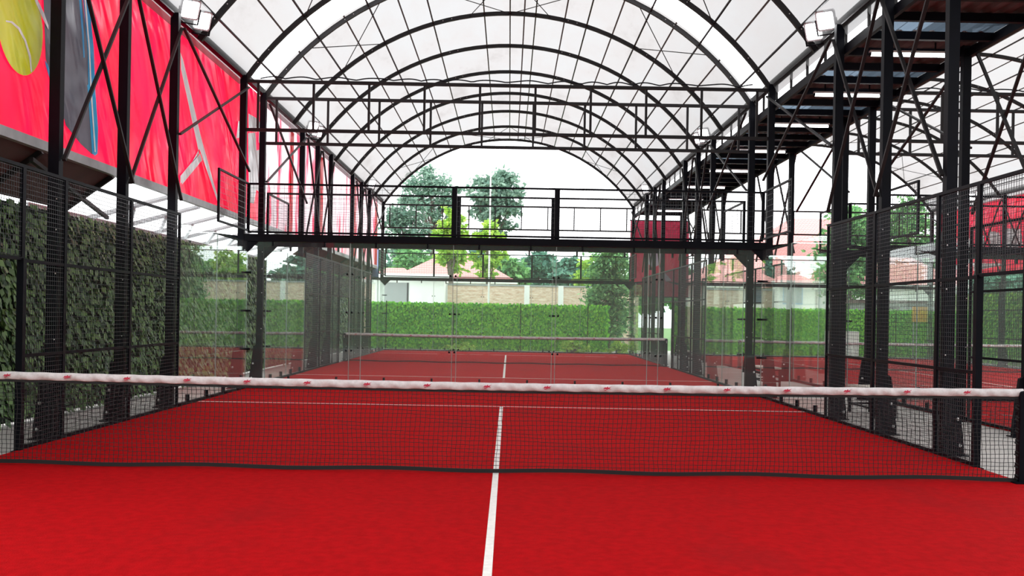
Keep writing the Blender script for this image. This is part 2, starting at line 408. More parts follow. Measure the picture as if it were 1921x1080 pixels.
# crossbeams at 3 m with haunches, and ladder trusses at 5-6 m
TR = 0
for ci, (nm, x0, y0) in enumerate(COURTS):
    for e, Y in (('front', y0), ('back', y0 + 20)):
        if Y < 10: continue
        t = thing('crossbeam', f'heavy black steel crossbeam over the {e} glass wall of the {nm}', 'beam', (x0, Y, 2.87), 0, 'crossbeams over the glass end walls')
        yy = .0
        MB().box(-5.06, 5.06, -.05+yy, .05+yy, 0, .14).build('beam', STEEL, t)
        for sg in (-1, 1):
            MB().prism([(sg*5.05, -.02, 0), (sg*4.78, -.02, 0), (sg*5.05, -.02, -.27)], (0, .04, 0)).build('corner_plate', STEEL, t)
            MB().prism([(sg*5.18, -.03, .10), (sg*5.75, -.03, .16), (sg*5.18, -.03, .0)], (0, .06, 0)).build('outrigger', STEEL, t)
        for i in range(5):
            for d in (.5, 1.5): MB().box(-5+2*i+d-.018, -5+2*i+d+.018, -.03, .03, -.09, .0).build('top_clip', STEEL, t)
        t = thing('ladder_truss', f'dark steel ladder truss spanning high over the {e} end of the {nm}', 'truss', (x0, Y, 5.0), 0, 'ladder trusses under the arched roofs')
        MB().box(-5.08, 5.08, -.03, .03, .94, 1.0).build('top_chord', ARCH, t)
        MB().box(-5.08, 5.08, -.03, .03, 0, .06).build('bottom_chord', ARCH, t)
        for i in range(10):
            x = -4.84 + 1.0755 * i
            MB().box(x-.022, x+.022, -.022, .022, .06, .94).build('upright', ARCH, t)
        if Y == 19.5:
            pts = [(-4.8 + .06*i, -.02 + .02*math.sin(i*.7), 1.02 + .045*abs(math.sin(i*.31 + .8*math.sin(i*.11))) ) for i in range(160)]
            MB().path(pts, .013, 5).build('looped_cable', STEEL, t)

# ------------------------------------------------------------------ arched roofs
RAD = 6.2; ZC = 8.74 - RAD
def arc(th, r): return (r*math.sin(th), ZC + r*math.cos(th))
THM = math.asin(5.14 / RAD)
def make_arch():
    t = thing('roof_arch', '', 'roof arch')
    m = MB(); n = 40; r0, r1 = RAD-.09, RAD; hw = .032
    for i in range(n+1):
        th = -THM + 2*THM*i/n
        a = arc(th, r0); b = arc(th, r1); m.v += [(a[0], -hw, a[1]), (a[0], hw, a[1]), (b[0], hw, b[1]), (b[0], -hw, b[1])]
    for i in range(n):
        for k in range(4): m.f.append((4*i+k, 4*i+(k+1)%4, 4*i+4+(k+1)%4, 4*i+4+k))
    m.f += [(0, 1, 2, 3), tuple(4*n+k for k in (3, 2, 1, 0))]
    m = m.build('arch_rib', ARCH, t)
    for deg in (-52, -49, -34, -32, -15, -13, 13, 15, 32, 34, 49, 52):
        p = arc(R(deg), RAD-.045); MB().sph((p[0], -.034, p[1]), .010, 6, 4).build('joint_bolt', BOLT, m)
    return freeze(t)
AP = make_arch()
SP = 20/7
for rn, x0 in (('left', 0), ('right', 12.2)):
    k = 0
    for y0 in (-.5, 21.05):
        for i in range(8):
            Y = y0 + SP*i
            if Y < (12 if x0 == 0 else 19): continue
            place(AP, (x0, Y, 0), 0, f'curved dark steel arch under the {rn} roof, {NTH[k]} in view', f'steel arches of the {rn} roof'); k += 1
    PUR = [-51.6, -40.2, -28.7, -17.2, -5.7, 0, 5.7, 17.2, 28.7, 40.2, 51.6]
    for j, deg in enumerate(PUR):
        p = arc(R(deg), RAD-.045)
        tag(MB().box(-.015, .015, 11, 41.05, -.015, .015).build('roof_purlin', ARCH, None, (x0+p[0], 0, p[1])),
            f'thin dark lengthwise rod under {rn} roof, {["lowest on the left","second lowest on the left","third lowest on the left","fourth lowest on the left","just left of the ridge","along the ridge","just right of the ridge","fourth lowest on the right","third lowest on the right","second lowest on the right","lowest on the right"][j]}', 'purlin', f'purlins of the {rn} roof')
    for (ya, yb, lab) in ((-.5, 19.55, 'near'), (20.95, 41.15, 'far')):
        m = MB(); n = 44; m_ = 20
        for i in range(n+1):
            th = -THM*1.02 + 2*THM*1.02*i/n
            for j in range(m_+1):
                p = arc(th, RAD+.02 + .012*math.sin(j*math.pi/m_*14)**2); m.v.append((x0+p[0], ya+(yb-ya)*j/m_, p[1]))
        for i in range(n):
            for j in range(m_): m.f.append((i*(m_+1)+j, i*(m_+1)+j+1, (i+1)*(m_+1)+j+1, (i+1)*(m_+1)+j))
        o = m.build('ceiling', ROOF, smooth=True); o['kind'] = 'structure'; o['label'] = f'arched translucent white roof over the {lab} {"left" if x0 == 0 else "right-hand"} court'
        s = MB()
        for deg in (-45, -34, -23, 3, 12, 23, 34, 45):
            a = arc(R(deg), RAD+.006); b = arc(R(deg+.32), RAD+.006)
            c = arc(R(deg+.32), RAD+.014); d = arc(R(deg), RAD+.014)
            s.prism([(x0+a[0], ya, a[1]), (x0+b[0], ya, b[1]), (x0+c[0], ya, c[1]), (x0+d[0], ya, d[1])], (0, yb-ya, 0))
        s.build('sheet_seams', SEAM, o)
    # bracing rods
    for ya, yb, lab in ((16.64, 19.5, 'near'), (21.05, 23.9, 'middle'), (38.19, 41.05, 'far')):
        t = thing('roof_bracing', f'thin crossed bracing rods in the {lab} bay of the {rn} roof', 'bracing rods', (x0, ya, 0), 0, f'bracing rods of the {rn} roof')
        for a, b in ((-43, -29), (-26, -40), (0, -9), (-18, 0), (43, 29), (26, 40), (0, 9), (18, 0)):
            p = arc(R(a), RAD-.05); q = arc(R(b), RAD-.05)
            MB().path([(p[0], 0, p[1]), (q[0], yb-ya, q[1])], .010, 5).build('rod', ARCH, t)
    for sg in (-1, 1):
        X = x0 + sg*5.17
        t = thing('eaves_beam', f'long dark steel eaves channel along the {side_name(sg)} edge of the {rn} roof', 'beam', (X, 0, 6.08), 0, 'eaves beams')
        MB().box(-.05, .05, 9, 41.1, -.02, .10).build('channel', ARCH, t)
        MB().box(-.10 if sg < 0 else .05, -.05 if sg < 0 else .10, 9, 41.1, .06, .14).build('gutter_lip', ARCH, t)

# ------------------------------------------------------------------ floodlights
LAMP = emis('floodlight glow', (.96, .98, 1), 14)
TUBE = emis('tube glow', (.95, .98, 1), 9)
def make_flood():
    t = thing('floodlight', '', 'floodlight')
    h = MB()
    h.prism([(-.13, 0, -.16), (.13, 0, -.16), (.15, 0, -.13), (.15, 0, .13), (.13, 0, .16), (-.13, 0, .16), (-.15, 0, .13), (-.15, 0, -.13)], (0, .05, 0))
    for i in range(7): h.box(-.12+.038*i, -.11+.038*i, .05, .08, -.13, .13)
    h.build('housing', mat('light grey housing', (.55, .56, .58), .4), t)
    MB().prism([(-.11, -.004, -.13), (.11, -.004, -.13), (.125, -.004, -.11), (.125, -.004, .11), (.11, -.004, .13), (-.11, -.004, .13), (-.125, -.004, .11), (-.125, -.004, -.11)], (0, .008, 0)).build('lens', LAMP, t)
    MB().box(-.17, -.155, .0, .03, -.22, .02).box(.155, .17, 0, .03, -.22, .02).box(-.17, .17, 0, .03, -.235, -.22).build('bracket', STEEL, t)
    return freeze(t)
FP = make_flood()
for x0, lab, ys in ((0, 'left', (15.75, 16.35, 25.6, 26.2, 36.6)), (12.2, 'right', (36.6, 37.3))):
    for sg in (-1, 1):
        for k, Y in enumerate(ys):
            X = x0 + sg*4.98
            if not visible(X, Y, m=0): continue
            o = place(FP, (X, Y, 6.22), 0, f'lit rectangular floodlight, {side_name(sg)} eaves of {lab} roof, {NTH[k]} one', 'floodlights on the eaves')
            o.rotation_euler = Vector((-sg*.5, -.7, -.55)).to_track_quat('-Y', 'Z').to_euler()

# ------------------------------------------------------------------ walkway roof on the right
t = thing('walkway_roof', 'low dark corrugated roof over the walkway between the courts', 'roof', (6.15, 0, 5.78))
xs0, xs1 = -.93, .98
def corr(ya, yb, m, name):
    b = MB(); n = 64; pts = []
    for i in range(n+1):
        x = xs0 + (xs1-xs0)*i/n; ph = (i % 8); z = .035 if ph in (1, 2, 3) else (0 if ph in (5, 6, 7, 0) else .0175); pts.append((x, z))
    for Y in (ya, yb):
        for x, z in pts: b.v.append((x, Y, z))
    for i in range(n): b.f.append((i, i+1, n+2+i, n+1+i))
    for i in range(n+1): b.v.append((pts[i][0], ya, pts[i][1]+.006))
    for i in range(n): b.f.append((i, 2*(n+1)+i, 2*(n+1)+i+1, i+1))
    return b.build(name, m, t)
TY = [12.6, 15.2, 18.0, 20.9, 24.2, 27.5, 31.0, 34.5, 38.0]
yy = 9.0
for Y in TY:
    corr(yy, Y-1.02, BROWN, 'roof_sheet'); corr(Y-1.02, Y-.42, SKYL, 'skylight_sheet'); yy = Y-.42
corr(yy, 41.4, BROWN, 'roof_sheet')
Y = 9.2; i = 0
while Y < 41.3:
    MB().box(xs0-.02, xs1+.02, Y-.04, Y+.04, -.13, -.012).build('roof_joist', STEEL, t); Y += .92
MB().box(xs0-.03, xs0+.03, 9, 41.4, -.16, -.02).build('edge_beam', STEEL, t)
MB().box(xs1-.03, xs1+.03, 9, 41.4, -.16, -.02).build('edge_beam', STEEL, t)
for i in range(32): MB().box(xs0-.02, xs0+.02, 9.5+i-.02, 9.5+i+.02, .0, .30).build('clerestory_post', ARCH, t)
def make_tube():
    t = thing('tube_light', '', 'tube light')
    MB().box(-.60, .60, -.035, .035, .03, .06).build('fixture', mat('white fixture', (.7, .7, .7), .4), t)
    MB().path([(-.58, 0, 0), (.58, 0, 0)], .024, 10).build('glowing_tube', TUBE, t, smooth=False)
    for x in (-.4, .4): MB().box(x-.01, x+.01, -.01, .01, .06, .20).build('hanger', STEEL, t)
    MB().box(-.60, -.575, -.02, .02, -.02, .035).box(.575, .60, -.02, .02, -.02, .035).build('end_sockets', STEEL, t)
    return freeze(t)
TP = make_tube()
for k, Y in enumerate(TY[1:]):
    place(TP, (6.12, Y+.1, 5.58), 0, f'glowing white tube light under the dark walkway roof, {NTH[k]} of the row', 'tube lights under the walkway roof')

# ------------------------------------------------------------------ banners
def sheet(X, ya, yb, z0, z1, m, name, parent, wav=.008, th=.004):
    b = MB(); ny = int((yb-ya)/.12); nz_ = 18
    for i in range(ny+1):
        for j in range(nz_+1):
            y = ya+(yb-ya)*i/ny; z = z0+(z1-z0)*j/nz_
            b.v.append((X + wav*math.sin(y*2.1+z*3.3)*math.sin(z*2+y), y, z))
    for i in range(ny):
        for j in range(nz_): k = i*(nz_+1)+j; b.f.append((k, k+1, k+nz_+2, k+nz_+1))
    return b.build(name, m, parent, smooth=True)
BX = -5.34
def bprint(name, pix_pts, m, parent, lab=None, off=.012, X=BX):
    sgn = 1 if X < 0 else -1
    pts = []
    for u, v in pix_pts:
        y, z = onx(X, u, v); pts.append((X + sgn*off, y, min(z, 6.1)))
    o = MB().prism(pts, (sgn*.002, 0, 0)).build(name, m, parent)
    if lab: o['label'] = lab
    return o
t = thing('banner', 'long red vinyl banner with a tennis ball and racket print along the near left side', 'banner')
sheet(BX, 8, 22.2, 3.425, 6.14, RED, 'vinyl_sheet', t)
c = (11.05, 4.62)
o = MB().prism([(BX+.014, c[0]+.52*math.cos(a*math.pi/24), c[1]+.55*math.sin(a*math.pi/24)) for a in range(48)], (.002, 0, 0)).build('ball_print', PY, t); o['label'] = 'yellow tennis ball print'
bprint('ball_seam_print', [(8,38),(20,40),(34,52),(46,75),(55,105),(57,135),(55,135),(52,108),(43,77),(31,55),(18,43),(8,41)], PW, t, off=.017)
bprint('ball_seam_print', [(62,0),(68,0),(80,25),(88,48),(88,56),(76,32)], PW, t, off=.017)
bprint('racket_print', [(78,-60),(84,110),(98,160),(112,198),(122,235),(150,270),(172,290),(170,200),(166,110),(158,40),(146,-60)], PN, t, 'dark slate racket face print', .010)
bprint('racket_rim_print', [(82,112),(84,124),(98,170),(112,206),(112,190),(100,162),(88,122)], PB, t, 'blue racket rim stripe')
bprint('racket_rim_print', [(143,-40),(147,-40),(155,60),(157,108),(155,108),(152,60)], PB, t)
bprint('racket_rim_print', [(150,-40),(162,-40),(170,50),(174,90),(177,170),(182,240),(181,288),(176,292),(171,288),(165,200),(162,160),(164,158),(163,100),(158,40)], PB, t, 'cyan blue racket handle stripe', .013)
bprint('racket_rim_print', [(152,-40),(155,-40),(166,90),(169,160),(177,285),(175,285),(167,170),(164,95)], PW, t, None, .018)
bprint('line_print', [(337,98),(342,112),(376,258),(414,394),(410,388),(373,280),(372,280),(337,345),(337,330),(372,288),(338,130)], PW, t)
bprint('line_print', [(337,330),(340,346),(378,300),(374,288)], PW, t, None, .013)
bprint('lettering_print', [(446,227),(456,229),(455,258),(442,259)], PW, t, 'white lettering')
bprint('lettering_print', [(451,318),(456,322),(455,342),(446,346)], PW, t)
bprint('lettering_print', [(465,213),(481,222),(481,248),(465,246)], PW, t, None)
bprint('lettering_print', [(464,250),(478,248),(480,282),(487,280),(492,286),(492,296),(485,306),(484,330),(490,358),(487,362),(480,356),(475,382),(466,380)], PW, t, 'white lettering')
bprint('lettering_print', [(485,228),(492,232),(493,270),(489,278),(484,266)], PW, t)
t = thing('banner', 'white and red printed vinyl banner along the far left side behind the columns', 'banner')
sheet(BX, 22.25, 41.0, 3.425, 6.14, PINKW, 'vinyl_sheet', t)
for a, b in ((24.6, 25.0), (28.5, 29.0), (34.5, 35.2), (40.2, 41.0)):
    MB().box(BX+.012, BX+.014, a, b, 3.47, 5.95).build('red_stripe_print', RED, t)
o = thing('banner_rail', 'pale grey steel rail along the bottom of the left banners', 'rail', (BX, 0, 3.36))
MB().box(-.05, .03, 8, 41.05, -.03, .08).build('rail', GALV, o)
# right court banner
XR = 12.2 + 5.36
t = thing('banner', 'red banner with white lettering on the far right wall of the right court', 'banner')
sheet(XR, 30.5, 41, 3.3, 6.0, RED, 'vinyl_sheet', t)
for ya, yb, za, zb in ((34.2, 35.4, 4.1, 4.9), (35.7, 36.6, 4.0, 4.9), (36.9, 37.6, 4.3, 4.9), (37.9, 39.2, 4.2, 4.8), (39.5, 40.7, 4.1, 5.2), (33.2, 33.9, 5.2, 5.9), (38.6, 40.6, 3.05+.5, 3.9), (35.6, 37.9, 3.5, 3.8)):
    MB().prism([(XR-.012, ya, za+.1), (XR-.012, yb-.1, za), (XR-.012, yb, zb), (XR-.012, ya+.15, zb-.12)], (-.002, 0, 0)).build('lettering_print', PW, t)
# rose banner at far end of walkway
t = thing('banner', 'rose red banner hung across the far end of the walkway', 'banner', (6.35, 41.9, 0))
MB().box(-1.25, 1.2, -.01, .01, 2.42, 5.55).build('vinyl_sheet', ROSE, t)
MB().box(-1.28, 1.23, .01, .04, 2.38, 2.42).box(-1.28, 1.23, .01, .04, 5.55, 5.6).build('hanging_rail', STEEL, t)
MB().prism([(-.72, -.012, 4.55), (-.35, -.012, 4.7), (.05, -.012, 4.35), (.0, -.012, 3.75), (-.3, -.012, 3.6), (-.62, -.012, 3.9)], (0, -.002, 0)).build('pale_print', mat('lilac print', (.5, .42, .55), .5), t)
MB().prism([(.1, -.012, 3.55), (.5, -.012, 3.1), (.25, -.012, 3.05)], (0, -.002, 0)).build('pale_print', MATS['lilac print'], t)
for x in (-.55, .55): MB().path([(x, .03, 0), (x, .03, 5.6)], .03, 8).build('support_pole', STEEL, t)
t = thing('notice_board', 'small blue and white board in a dark frame at the far left corner', 'board', (-5.45, 41.3, 0))
MB().box(-.16, .16, -.02, .02, 2.9, 4.2).build('frame', STEEL, t); MB().box(-.1, .14, -.026, -.02, 2.96, 4.14).build('panel', mat('pale blue panel', (.35, .45, .75), .4), t)
MB().box(-.17, -.11, -.03, .03, 0, 2.9).box(.11, .17, -.03, .03, 0, 2.9).build('legs', STEEL, t)

# ------------------------------------------------------------------ lean-to awning on the left
t = thing('awning', 'dark brown sheet awning sloping out below the red banner, nearest the camera', 'awning')
MB().prism([(-5.42, 8, 3.38), (-6.12, 8, 2.88), (-6.12, 8, 2.91), (-5.42, 8, 3.41)], (0, 6.1, 0)).build('roof_sheet', BROWN, t)
for Y in (8.6, 10.2, 11.8, 13.9): MB().bar((-5.42, Y, 3.34), (-6.10, Y, 2.85), .05, .06).build('rafter', ARCH, t)
MB().bar((-5.45, 11.6, 3.22), (-6.08, 15.4, 2.9), .05, .05).build('diagonal_strut', ARCH, t)
t = thing('awning', 'brown sheet awning sloping out below the banner beside the far end of the far court', 'awning')
MB().prism([(-5.42, 27.5, 3.38), (-6.12, 27.5, 2.88), (-6.12, 27.5, 2.91), (-5.42, 27.5, 3.41)], (0, 14, 0)).build('roof_sheet', BROWN, t)
for Y in (28, 31, 34, 37, 40): MB().bar((-5.42, Y, 3.34), (-6.1, Y, 2.85), .05, .06).build('rafter', ARCH, t)
t = thing('awning', 'bare galvanised awning frame without sheets between the two brown awnings', 'awning frame')
for i in range(8):
    Y = 16.2 + 1.5*i
    MB().bar((-5.42, Y, 3.34), (-6.75, Y, 2.97), .035, .045).bar((-5.42, Y+.14, 3.34), (-6.75, Y+.14, 2.97), .035, .045).build('rafter', GALV, t)
    MB().bar((-6.0, Y+.07, 3.14), (-6.6, Y+1.5, 3.0), .05, .05).build('diagonal_strut', GALV, t)
MB().box(-6.78, -6.72, 14.2, 27.4, 2.93, 3.0).build('edge_purlin', GALV, t)

# ------------------------------------------------------------------ ivy walls and hedges
def leaves(mb, n, pos, nrm, size, droop=.5):
    nx, ny = nrm; tx, ty = -ny, nx
    for _ in range(n):
        p = pos(); s = size * random.uniform(.7, 1.3); a = random.uniform(-.9, .9)
        out = random.uniform(.15, .9); sx = math.sin(a); dz = -math.cos(a)
        # leaf axis: along wall sideways sx, down dz, outward out
        ax = Vector((tx*sx + nx*out*.6, ty*sx + ny*out*.6, dz)).normalized()
        wd = Vector((tx*math.cos(a) + nx*random.uniform(-.4, .4), ty*math.cos(a) + ny*random.uniform(-.4, .4), math.sin(a))).normalized() * s * .34
        p = Vector(p); b = len(mb.v); m_ = p + ax*s*.45
        mb.v += [tuple(p), tuple(m_ + wd), tuple(p + ax*s), tuple(m_ - wd)]; mb.f.append((b, b+1, b+2, b+3))
# left ivy wall
t = thing('ivy_wall', 'tall dark artificial ivy wall running along the left walkway', 'ivy wall')
MB().box(-6.32, -6.14, 7.5, 43.2, .06, 2.82).build('backing', BACKD, t)
m = MB()
def posl():
    y = 7.5 + 35.6*random.random()**1.35; z = .1 + 2.72*random.random(); z = round(z/.085)*.085 + random.uniform(-.012, .012) + .04
    return (-6.14 + random.uniform(0, .05), y, z)
leaves(m, 30000, posl, (1, 0), .115); o = m.build('ivy_leaves', LEAFD, t); o['kind'] = 'stuff'
for Y in range(8, 43, 3): MB().box(-6.30, -6.26, Y-.02, Y+.02, 0, 2.9).build('post', STEEL, t)
def hedge(label, xa, xb, Y, h, n, seed, lm=None):
    t = thing('hedge_wall', label, 'hedge wall', (0, 0, 0))
    MB().box(xa, xb, Y+.05, Y+.2, .0, h-.05).build('backing', BACKG, t)
    m = MB()
    def pos(): return (random.uniform(xa, xb), Y + .05 - random.uniform(0, .06), .08 + (h-.06)*random.random())
    leaves(m, n, pos, (0, -1), .13); o = m.build('hedge_leaves', lm or LEAFG, t); o['kind'] = 'stuff'
    x = xa + .9
    while x < xb: MB().path([(x, Y-.03, 0), (x, Y-.03, h+.02)], .018, 6).build('post', STEEL, t); x += 2.9
hedge('bright green leafy hedge wall behind the far court, left of the tree', -6.1, 4.4, 43.4, 2.05, 9000, 1)
hedge('bright green leafy hedge wall behind the far right court', 7.2, 19.5, 43.4, 2.08, 9000, 2)
t = thing('ivy_wall', 'green ivy wall along the far right side of the right court', 'ivy wall')
MB().box(18.5, 18.6, 30, 43.3, .0, 2.7).build('backing', BACKG, t)
m = MB(); leaves(m, 5000, lambda: (18.48 - random.uniform(0, .05), random.uniform(30, 43.3), .1+2.6*random.random()), (-1, 0), .14); o = m.build('ivy_leaves', LEAFG, t); o['kind'] = 'stuff'

struct('added_reflection_wall', MB().box(-14, 36, -3.4, -3.2, 0, 6.0), mat('plain green of added wall', (.10, .24, .12), .8, 0, .4, 4))  # unseen wall added behind the camera so the glass reflects green, not sky

# ------------------------------------------------------------------ nets
def make_net(marks=True):
    t = thing('court_net', '', 'net')
    def top(x): return .855 + .030*(abs(x)/5)**1.6
    rnd = random.Random(3)
    # netting
    m = MB(); q = .0020; nx = 232; nz_ = 19
    P = [[None]*(nz_+1) for _ in range(nx+1)]
    for i in range(nx+1):
        x = -4.93 + 9.86*i/nx; tz = top(x) - .085
        for j in range(nz_+1):
            fz = j/nz_; z = .035 + (tz-.035)*fz; am = math.sin(math.pi*fz)
            dx = .014*am*math.sin(x*3.1+fz*4) + rnd.uniform(-.0035, .0035) + .012*(1-fz)*math.sin(x*9)*.6
            dz = .010*am*math.sin(x*5.3 + j) * .6 + rnd.uniform(-.0025, .0025) - .012*(1-fz)*fz*3*math.sin(x*1.7)
            P[i][j] = (x+dx, .012*am*math.sin(x*2.3), z+dz)
    def seg(a, b):
        k = len(m.v)
        d = (b[0]-a[0], b[2]-a[2]); l = math.hypot(*d) or 1; ox, oz = -d[1]/l*q, d[0]/l*q
        for e in (a, b): m.v += [(e[0]+ox, e[1]-q, e[2]+oz), (e[0]-ox, e[1]-q, e[2]-oz), (e[0]-ox, e[1]+q, e[2]-oz), (e[0]+ox, e[1]+q, e[2]+oz)]
        m.f.extend([(k+i, k+(i+1)%4, k+4+(i+1)%4, k+4+i) for i in range(4)])
    for i in range(nx+1):
        for j in range(nz_+1):
            if j < nz_: seg(P[i][j], P[i][j+1])
            if i < nx: seg(P[i][j], P[i+1][j])
    m.build('netting', NETM, t)
    # tape
    m = MB(); n = 900; K = 8
    for i in range(n+1):
        x = -4.97 + 9.94*i/n; tz = top(x)
        for k in range(K):
            a = 2*math.pi*k/K
            fz = math.sin(a); y = .016*math.cos(a)
            wr = .0075*math.sin(34*(x) + 2.6*fz + 2.5*math.sin(x*5.3)) * (1 if math.cos(a) < 0 else .3)
            m.v.append((x, y - wr - .002, tz - .036 + .037*max(-1, min(1, fz*1.25)) + .0015*math.sin(x*23)))
    for i in range(n):
        for k in range(K): m.f.append((i*K+k, i*K+(k+1)%K, (i+1)*K+(k+1)%K, (i+1)*K+k))
    m.build('top_tape', TAPE, t, smooth=True)
    b = MB()
    for i in range(40):
        x = -4.95 + 9.9*i/40; x2 = x + 9.9/40
        b.bar((x, 0, top(x)-.084), (x2, 0, top(x2)-.084), .008, .022)
    b.build('tape_hem', NETM, t)
    b = MB()
    for i in range(40):
        x = -4.95 + 9.9*i/40; x2 = x + 9.9/40
        z = .026 + .008*math.sin(i*.9); z2 = .026+.008*math.sin((i+1)*.9)
        b.bar((x, 0, z+.004), (x2, 0, z2+.004), .012, .036)
    b.build('bottom_band', NETM, t)
    if marks:
        for i in range(17):
            x = -4.62 + .566*i; z = top(x) - .034
            b = MB(); y = -.026
            b.prism([(x-.042, y, z-.007), (x-.022, y, z+.012), (x-.012, y, z+.006), (x+.004, y, z+.020), (x+.006, y, z+.006), (x+.042, y, z+.019), (x+.018, y, z+.002), (x+.034, y, z-.008), (x+.004, y, z-.006), (x-.008, y, z-.018), (x-.012, y, z-.006)], (0, -.001, 0))
            b.box(x-.030, x-.012, y-.001, y, z-.020, z-.014)
            b.build('red_mark', MARK, t)
    return freeze(t)
NP = make_net()
def make_npost():
    t = thing('net_post', '', 'net post')
    MB().box(-.04, .04, -.04, .04, 0, .87).build('upright', STEEL, t)
    MB().box(-.10, .10, -.10, .10, .018, .03).build('base_plate', STEEL, t)
    MB().path([(0, -.05, .80), (0, -.08, .82), (0, -.08, .77), (.0, -.05, .75)], .008, 6).build('crank', BOLT, t)
    for i in range(7):
        z = .08+.11*i
        MB().path([(-.045, -.02, z), (-.075, -.03, z+.015), (-.08, -.03, z-.012), (-.05, -.02, z-.03)], .009, 6).build('hook', NETM, t)
    MB().sph((0, 0, .87), .045, 10, 6, (1, 1, .4)).build('cap', STEEL, t)
    return freeze(t)
NPP = make_npost()
for nm, x0, y0 in COURTS:
    Y = y0+10
    if nm != 'near right court':
        place(NP, (x0, Y, .018), 0, f'black net with white top tape across the middle of the {nm}', 'court nets')
        for sg in (-1, 1):
            X = x0 + sg*4.97
            if visible(X, Y, m=10): place(NPP, (X, Y, 0), 0, f'black net post at the {side_name(sg)} end of the net of the {nm}', 'net posts', sc=(-sg*-1 if False else sg, 1, 1))

# ------------------------------------------------------------------ benches
def make_bench():
    t = thing('bench', '', 'bench')
    MB().box(-.2, .2, -.58, .58, .42, .455).build('seat', BOARD, t)
    MB().box(-.19, .19, -.56, .56, .385, .42).build('seat_frame', STEEL, t)
    for x in (-.17, .17):
        for y in (-.54, .54): MB().box(x-.022, x+.022, y-.022, y+.022, 0, .385).build('leg', STEEL, t)
        MB().box(x-.014, x+.014, -.52, .52, .13, .16).build('stretcher', STEEL, t)
    MB().box(-.15, .15, -.555, -.53, .13, .16).box(-.15, .15, .53, .555, .13, .16).build('cross_rail', STEEL, t)
    return freeze(t)
BP = make_bench()
place(BP, (6.02, 16.35, 0), 0, 'pale topped black bench on the walkway beside the near court', 'walkway benches')
place(BP, (6.0, 23.0, 0), 0, 'pale topped black bench on the walkway beside the front corner of the far court', 'walkway benches')
place(BP, (6.0, 33.5, 0), 0, 'pale topped black bench far down the walkway beside the far court', 'walkway benches')

# ------------------------------------------------------------------ beyond the courts
def brickmat():
    m = bpy.data.materials.new('pale weathered brick'); m.use_nodes = True
    n = m.node_tree.nodes; L = m.node_tree.links; p = n['Principled BSDF']; p.inputs['Roughness'].default_value = .9
    t = n.new('ShaderNodeTexCoord'); mp = n.new('ShaderNodeMapping'); mp.inputs['Rotation'].default_value = (R(90), 0, 0)
    b = n.new('ShaderNodeTexBrick'); b.inputs['Scale'].default_value = 3.0; b.inputs['Mortar Size'].default_value = .035
    b.inputs['Color1'].default_value = (.66, .42, .30, 1); b.inputs['Color2'].default_value = (.52, .40, .30, 1); b.inputs['Mortar'].default_value = (.72, .68, .62, 1)
    L.new(t.outputs['Object'], mp.inputs[0]); L.new(mp.outputs[0], b.inputs['Vector']); z = n.new('ShaderNodeTexNoise'); z.inputs['Scale'].default_value = 2.2; z.inputs['Detail'].default_value = 10; z.inputs['Roughness'].default_value = .75
    m2 = n.new('ShaderNodeMapping'); m2.inputs['Scale'].default_value = (1.2, 1, 5); L.new(t.outputs['Object'], m2.inputs[0]); L.new(m2.outputs[0], z.inputs['Vector'])
    r = n.new('ShaderNodeValToRGB'); r.color_ramp.elements[0].position = .35; r.color_ramp.elements[1].position = .65
    r.color_ramp.elements[0].color = (.50, .26, .15, 1); r.color_ramp.elements[1].color = (.98, .84, .70, 1); L.new(z.outputs['Fac'], r.inputs['Fac'])
    mx = n.new('ShaderNodeMix'); mx.data_type = 'RGBA'; mx.inputs['Factor'].default_value = .7
    L.new(b.outputs['Color'], mx.inputs['A']); L.new(r.outputs[0], mx.inputs['B']); L.new(mx.outputs['Result'], p.inputs['Base Color'])
    return m
BRICK = brickmat()
def tilemat():
    m = bpy.data.materials.new('red roof tiles'); m.use_nodes = True
    n = m.node_tree.nodes; L = m.node_tree.links; p = n['Principled BSDF']; p.inputs['Roughness'].default_value = .8
    t = n.new('ShaderNodeTexCoord'); b = n.new('ShaderNodeTexBrick'); b.inputs['Scale'].default_value = 2.6; b.inputs['Mortar Size'].default_value = .04
    b.inputs['Color1'].default_value = (.78, .33, .31, 1); b.inputs['Color2'].default_value = (.70, .36, .34, 1); b.inputs['Mortar'].default_value = (.50, .20, .19, 1)
    L.new(t.outputs['Object'], b.inputs['Vector']); L.new(b.outputs['Color'], p.inputs['Base Color'])
    return m
TILE = tilemat()
t = thing('brick_wall', 'pale brown brick boundary wall behind the green hedge', 'wall', (0, 49.0, 0))
MB().box(-12, 6.4, 0, .2, 0, 2.95).build('brickwork', BRICK, t)
MB().box(-12, 6.4, -.04, .24, 2.95, 3.02).build('coping', WALLG, t)
for x in (-7.8, -3.05, .95, 2.6): MB().box(x-.13, x+.13, -.06, .24, 0, 3.0).build('pier', WALLW, t)
t = thing('garage', 'low white building with an open bay behind the brick wall', 'building', (-4.35, 48.0, 0))
MB().box(-1.95, 1.35, 0, .8, 0, 3.25).build('wall', WALLW, t); MB().box(-2.1, 1.5, -.35, 1.0, 3.25, 3.42).build('roof_slab', WALLW, t)
MB().box(-1.6, -.35, -.01, .0, 2.0, 3.0).build('opening', WALLG, t); MB().box(-.45, -.38, -.02, 0, 2.0, 3.0).build('door_frame', DARK, t)
